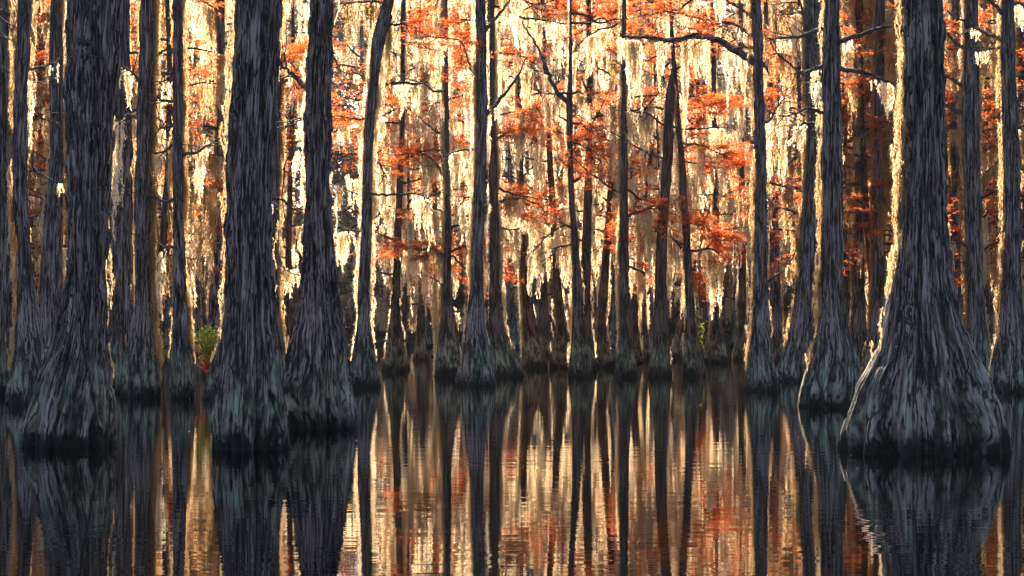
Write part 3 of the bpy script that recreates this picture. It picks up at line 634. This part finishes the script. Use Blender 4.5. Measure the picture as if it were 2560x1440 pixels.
# ---------------------------------------------------------------- background cypresses: a few built, then copied
def proto_tree(seed, kind, gold=False):  # gold: browner moss, flank shade painted into its colour
    """kind 'sun': golden moss + rust foliage. kind 'far': pale trunk, dense grey crown"""
    rs = np.random.RandomState(seed)
    root = thing('cypress_tree', 'x', 'tree')
    H = rs.uniform(15.5, 16.5); rt = rs.uniform(0.11, 0.18) if kind == 'sun' else rs.uniform(.14, .22)
    Z = np.concatenate([np.arange(-0.4, 3, 0.12), np.arange(3, H, 0.5)])
    R = rt * (1 - 0.75 * np.clip(Z, 0, H) / H) + rt * 1.5 * np.exp(-np.clip(Z, 0, None) / 0.6)
    lean = rs.uniform(-0.05, 0.05); cx = lean * Z + 0.15 * np.sin(Z * 0.35 + rs.rand() * 6); cx -= cx[0]
    cy = 0.15 * np.sin(Z * 0.3 + rs.rand() * 6)
    acc = Acc(); trunk_mesh(acc, Z, cx, cy, R, seed, 30, 0.03, 0.25, [8, 7, 5], 0.7)
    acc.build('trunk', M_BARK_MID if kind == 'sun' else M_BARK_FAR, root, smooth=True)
    cr = Acc(); tips = []; paths = []; leaf_tips = []; leafy = .6 if gold else rs.choice([.2, .35, .55])
    nb = 34 if kind == 'sun' else 26
    zlow = 4.2 if kind == 'sun' else 1.8
    for k in range(nb):
        z0 = zlow + (H - zlow - .5) * (k + rs.rand()) / nb; a = rs.rand() * 6.28
        L_ = rs.uniform(1.8, 4.2) * (1.1 - 0.5 * z0 / H)
        base = np.array([np.interp(z0, Z, cx), np.interp(z0, Z, cy), z0]); d = np.array([math.cos(a), math.sin(a), rs.uniform(-.05, .45)])
        pts = [base]
        for q in range(5):
            d = d + rs.randn(3) * 0.16 + np.array([0, 0, -0.10]); d /= np.linalg.norm(d); pts.append(pts[-1] + d * L_ / 5)
        path = smooth_path(pts, 12); paths.append(path)
        tube(cr, path, np.linspace(0.05, 0.012, 12), 5, .3)
        tb = []; twig_fan(cr, path, 7, rs, 1.0, tb); tips += tb
        if rs.rand() < leafy: leaf_tips += tb
    cr.build('crown', M_TWIG, root, smooth=True)
    tips = np.array(tips)
    # moss
    MP = []; ML = []
    for path in paths:
        if rs.rand() < (0.15 if kind == 'sun' else 0.6): continue
        for c_ in range(rs.randint(2, 6)):
            tc = rs.uniform(.08, 1) * (len(path) - 1); n = rs.randint(6, 16); sg = rs.uniform(.25, .8); dt = rs.randn(n) * sg
            t = np.clip(tc + dt, 0, len(path) - 1.001); i = np.minimum(t.astype(int), len(path) - 2); f = (t - i)[:, None]
            MP.append(path[i] * (1 - f) + path[i + 1] * f + rs.randn(n, 3) * np.array([.05, .05, .02]))
            ML.append(rs.choice([.6, 1.1, 1.8, 2.8], p=[.3, .35, .25, .1]) * rs.uniform(.8, 1.2) * np.exp(-(dt / sg) ** 2 * .5) * (0.45 + 0.6 * rs.rand(n)) + .08)
    MP = np.concatenate(MP); ML = np.minimum(np.concatenate(ML), np.maximum(.2, MP[:, 2] - (2.3 if kind == 'sun' else .8)))
    V, Tt = moss_strands(MP, ML, 0.03 + 0.07 * rs.rand(len(MP)), 0.14, 0.0115, 0.02, rs)
    mesh_np('moss', V, [Tt], M_MOSS_GOLD_SHADE if gold else M_MOSS, root)
    nC = 520 if kind == 'sun' else 220
    lt = np.array(leaf_tips) if kind == 'sun' else tips
    C = lt[rs.randint(len(lt), size=nC)] + rs.randn(nC, 3) * np.array([.14, .14, .05])
    V, Tt = needles(C, 0.08 + 0.16 * rs.rand(nC), 26, 0.13, 0.012, rs, 0.22) if kind == 'sun' else needles(C, 0.2 + 0.3 * rs.rand(nC), 60, 0.17, 0.013, rs, 0.3)
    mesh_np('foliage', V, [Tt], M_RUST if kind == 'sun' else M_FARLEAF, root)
    return root

def copy_tree(root):
    r = root.copy(); COL.objects.link(r)
    for ch in list(root.children):
        c = ch.copy(); COL.objects.link(c); c.parent = r
    return r

def sector(px):
    for lim, nm in ((300, 'behind the massive forked cypress at the left'), (560, 'behind the slim cypress and green shrub'), (780, 'behind the massive straight trunk left of centre'),
                    (1000, 'behind the crooked cypress with the moss beard'), (1190, 'behind the orange spray and long moss tassels'), (1400, 'right of the tall central cypress'),
                    (1620, 'behind the left half of the centre row'), (1860, 'behind the right half of the centre row'), (2100, 'behind the blue grey trunk'), (2360, 'behind the huge right hand cypress'), (9999, 'behind the trunks at the right edge')):
        if px < lim: return nm

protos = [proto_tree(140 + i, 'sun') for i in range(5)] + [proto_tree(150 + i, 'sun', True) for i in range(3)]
used = [False] * len(protos)
rsb = np.random.RandomState(5)
spots = []
for row, (D0, n) in enumerate(((65, 9), (76, 10), (90, 11))):
    half = D0 * 0.268 * 1.25
    for k in range(n):
        spots.append((-half + 2 * half * (k + rsb.uniform(.1, .9)) / n, D0 + rsb.uniform(-4.5, 4.5)))
for x_ in (-20, 62, 150, 212, 306, 395, 2052, 2122, 2205, 2300, 2392, 2468, 2530, 2620):     # the crowded flanks
    d_ = rsb.uniform(50, 61); spots.append((wx(x_ + rsb.uniform(-12, 12), d_), d_))
for q, (x, y) in enumerate(spots):
    pi_ = 5 + q % 3 if abs(x / y * F + 60) > 760 else q % 5  # flank trees use the moss whose colour carries painted shade
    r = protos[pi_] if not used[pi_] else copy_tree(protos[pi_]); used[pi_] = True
    r.location = (x, y, 0); r.rotation_euler = (0, 0, rsb.uniform(0, 6.28)); s = rsb.uniform(0.97, 1.06) * (3.0 + 0.1685 * y) / 16.0; r.scale = (s, s, s)
    px = 1280 + x / y * F
    depth = 'nearer' if y < 82 else 'farther'
    r['label'] = f'{depth} sunlit moss draped background cypress {sector(px)}'
    r['group'] = f'{depth} sunlit background cypresses {sector(px)}'

fprotos = [proto_tree(60 + i, 'far') for i in range(4)]
used = [False] * len(fprotos); spots = []
for D0, n in ((110, 12), (119, 15), (128, 18)):
    half = D0 * 0.268 * 1.3
    for k in range(n): spots.append((-half + 2 * half * (k + rsb.uniform(.05, .95)) / n, D0 + rsb.uniform(-4, 4)))
for q, (x, y) in enumerate(spots):
    pi_ = q % len(fprotos)
    r = fprotos[pi_] if not used[pi_] else copy_tree(fprotos[pi_]); used[pi_] = True
    r.location = (x, y, 0); r.rotation_euler = (0, 0, rsb.uniform(0, 6.28)); s = rsb.uniform(1.35, 1.55); r.scale = (s, s, s)
    px = 1280 + x / y * F
    r['label'] = f'pale shaded cypress of the far shore {sector(px)}'
    r['group'] = f'far shore cypresses {sector(px)}'

# distant wood closing the view, one mass
rs = np.random.RandomState(77)
acc = Acc()
n = 13000
C = np.stack([rs.uniform(-62, 62, n), rs.uniform(136, 152, n), np.where(rs.rand(n) < .35, rs.uniform(0, 9, n), rs.uniform(0, 29, n))], -1)
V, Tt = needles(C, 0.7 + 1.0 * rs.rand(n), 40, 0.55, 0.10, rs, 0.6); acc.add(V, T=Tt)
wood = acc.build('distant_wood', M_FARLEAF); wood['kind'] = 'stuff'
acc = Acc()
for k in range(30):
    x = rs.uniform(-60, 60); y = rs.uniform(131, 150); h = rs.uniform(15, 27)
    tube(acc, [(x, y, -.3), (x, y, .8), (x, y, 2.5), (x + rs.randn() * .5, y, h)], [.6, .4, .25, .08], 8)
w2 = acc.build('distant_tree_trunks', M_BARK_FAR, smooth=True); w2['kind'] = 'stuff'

# ---------------------------------------------------------------- water and bank
def sheet(name, x0, x1, y0, y1, nx, ny, zf, mat):
    X, Y = np.meshgrid(np.linspace(x0, x1, nx), np.linspace(y0, y1, ny), indexing='ij')
    V = np.stack([X, Y, zf(X, Y)], -1).reshape(-1, 3)
    i = np.arange(nx - 1)[:, None]; j = np.arange(ny - 1)[None, :]
    Q = np.stack([i * ny + j, (i + 1) * ny + j, (i + 1) * ny + j + 1, i * ny + j + 1], -1).reshape(-1, 4)
    o = mesh_np(name, V, [Q], mat, smooth=True); o['kind'] = 'structure'; return o
sheet('water', -1500, 1500, -600, 2500, 2, 2, lambda X, Y: 0 * X, M_WATER)
bn = VNoise(3, 64, 64)
sheet('ground', -400, 400, 124, 900, 160, 120, lambda X, Y: np.clip((Y - 129) / 8 + (bn(X * .11 + 200, Y * 0.05 + 9) - .5) * 1.3, -0.6, 0.7), M_GROUND)

# ---------------------------------------------------------------- shrubs
def shrub(label, px, py, D, w, h, n, mats, seed):
    rs = np.random.RandomState(seed); root = thing('shrub', label, 'shrub', (wx(px, D), D, 0))
    zb = wz(py, D)
    st = Acc(); tips = []
    for k in range(14):
        a = rs.rand() * 6.28; e = np.array([math.cos(a) * w * rs.rand(), math.sin(a) * w * rs.rand(), h * rs.uniform(.5, 1)])
        p = smooth_path([(0, 0, -0.1 if zb < .5 else zb - .2), (e[0] * .3, e[1] * .3, zb + e[2] * .4), (e[0], e[1], zb + e[2])], 6)
        tube(st, p, np.linspace(.012, .004, 6), 4); tips += list(p[2:])
    st.build('stem', M_TWIG, root, smooth=True)
    tips = np.array(tips)
    for nm, m, f in mats:
        k = int(n * f); B = tips[rs.randint(len(tips), size=k)] + rs.randn(k, 3) * .07
        if nm == 'red_leaf': B[:, 2] -= h * .25
        d = rs.randn(k, 3); d[:, 2] += .6; d /= np.linalg.norm(d, axis=1, keepdims=True); S = np.cross(d, rs.randn(k, 3)); S /= np.linalg.norm(S, axis=1, keepdims=True)
        l = .06 + .05 * rs.rand(k)
        V = np.stack([B, B + d * (l * .5)[:, None] + S * (l * .22)[:, None], B + d * l[:, None], B + d * (l * .5)[:, None] - S * (l * .22)[:, None]], 1).reshape(-1, 3)
        q = (np.arange(k) * 4)[:, None]; mesh_np('foliage', V, [np.concatenate([q + [[0, 1, 2]], q + [[0, 2, 3]]])], m, root)
shrub('green and red leaved shrub at a trunk foot left of the massive straight cypress', 520, 915, 43.6, .36, .95, 760, [('leaf', M_GREEN, 1), ('red_leaf', M_RED, .5)], 1)
shrub('small sunlit green shrub behind the right of the centre row', 1748, 880, 84, .35, 1.9, 260, [('leaf', M_GREEN, 1)], 2)

# cypress knee in the centre row
acc = Acc(); Dk = CAMH * F / (918 - HOR)
Zk = np.arange(-.2, .95, .05); trunk_mesh(acc, Zk, np.zeros(len(Zk)) + .04 * np.sin(Zk * 4), np.zeros(len(Zk)), .17 * np.sqrt(np.clip(1 - np.clip(Zk, 0, 9) / .93, 0.003, 1)) + .05 * np.exp(-np.clip(Zk, 0, 9) / .2), 5, 40, .03, .2, [8, 7, 5], .3)
kn = acc.build('cypress_knee', M_BARK_MID, smooth=True); kn.location = (wx(1525, Dk), Dk, 0)
kn['label'] = 'short rounded woody knee rising from the water beside the leaning centre cypress'; kn['category'] = 'root knee'

# floating leaves and specks
rs = np.random.RandomState(9); k = 1700
yy = 20 + 72 * rs.rand(k); xx = yy * rs.uniform(-.3, .3, k)
a = rs.rand(k) * 6.28; l = (.008 + .022 * rs.rand(k)) * (0.4 + yy / 60); B = np.stack([xx, yy, .004 + 0 * xx], -1)
d = np.stack([np.cos(a), np.sin(a), .25 * rs.rand(k)], -1); S = np.stack([-np.sin(a), np.cos(a), 0.1 * rs.rand(k)], -1)
V = np.stack([B - d * l[:, None], B + S * (l * .4)[:, None], B + d * l[:, None], B - S * (l * .4)[:, None]], 1).reshape(-1, 3)
q = (np.arange(k) * 4)[:, None]
fl = mesh_np('floating_leaves', V, [np.concatenate([q + [[0, 1, 2]], q + [[0, 2, 3]]])], M_LITTER); fl['kind'] = 'stuff'

# ---------------------------------------------------------------- camera, sky, sun
cam = bpy.data.cameras.new('camera'); co = bpy.data.objects.new('camera', cam); COL.objects.link(co)
co.location = (0, 0, CAMH); co.rotation_euler = (math.radians(90), 0, 0)
cam.sensor_width = 36; cam.lens = 36 * F / 2560; cam.shift_y = (HOR - 720) / 2560; cam.clip_end = 5000; cam.clip_start = 0.1
scene.camera = co
w = bpy.data.worlds.new('World'); scene.world = w; w.use_nodes = True; nt = w.node_tree; nt.nodes.clear()
sky = nt.nodes.new('ShaderNodeTexSky'); sky.sky_type = 'NISHITA'; sky.sun_disc = False; sky.sun_elevation = SUN_EL; sky.sun_rotation = SUN_AZ
bg = nt.nodes.new('ShaderNodeBackground'); bg.inputs[1].default_value = 0.055
wo = nt.nodes.new('ShaderNodeOutputWorld'); nt.links.new(sky.outputs[0], bg.inputs[0]); nt.links.new(bg.outputs[0], wo.inputs[0])
sl = bpy.data.lights.new('sun', 'SUN'); sl.energy = 5; sl.angle = math.radians(0.5); sl.color = (1, .80, .56)
so = bpy.data.objects.new('sun', sl); COL.objects.link(so)
sd = Vector((math.sin(SUN_AZ) * math.cos(SUN_EL), math.cos(SUN_AZ) * math.cos(SUN_EL), math.sin(SUN_EL)))
so.rotation_euler = sd.to_track_quat('Z', 'Y').to_euler()
scene.view_settings.view_transform = 'Standard'; scene.view_settings.look = 'None'; scene.view_settings.exposure = 2.45; scene.view_settings.gamma = 1
scene.cycles.max_bounces = 8; scene.cycles.diffuse_bounces = 4; scene.cycles.glossy_bounces = 3; scene.cycles.transmission_bounces = 5
scene.cycles.use_denoising = True
scene.cycles.denoiser = 'OPENIMAGEDENOISE'
scene.cycles.denoising_input_passes = 'RGB_ALBEDO_NORMAL'
scene.cycles.volume_bounces = 0
scene.cycles.sample_clamp_indirect = 6

if HAZE > 0:
    hm, hnt, hout = new_mat('valley_haze')
    pv = hnt.nodes.new('ShaderNodeVolumePrincipled'); pv.inputs['Color'].default_value = (0.62, 0.80, 1, 1)
    pv.inputs['Density'].default_value = HAZE; pv.inputs['Anisotropy'].default_value = 0.0
    hnt.links.new(pv.outputs[0], hout.inputs['Volume'])
    V = np.array([(x, y, z) for x in (-420, 420) for y in (-40, 920) for z in (-2, 45)], float)
    Q = np.array([[0, 1, 3, 2], [4, 6, 7, 5], [0, 4, 5, 1], [2, 3, 7, 6], [0, 2, 6, 4], [1, 5, 7, 3]])
    hz = mesh_np('haze', V, [Q], hm); hz['kind'] = 'stuff'
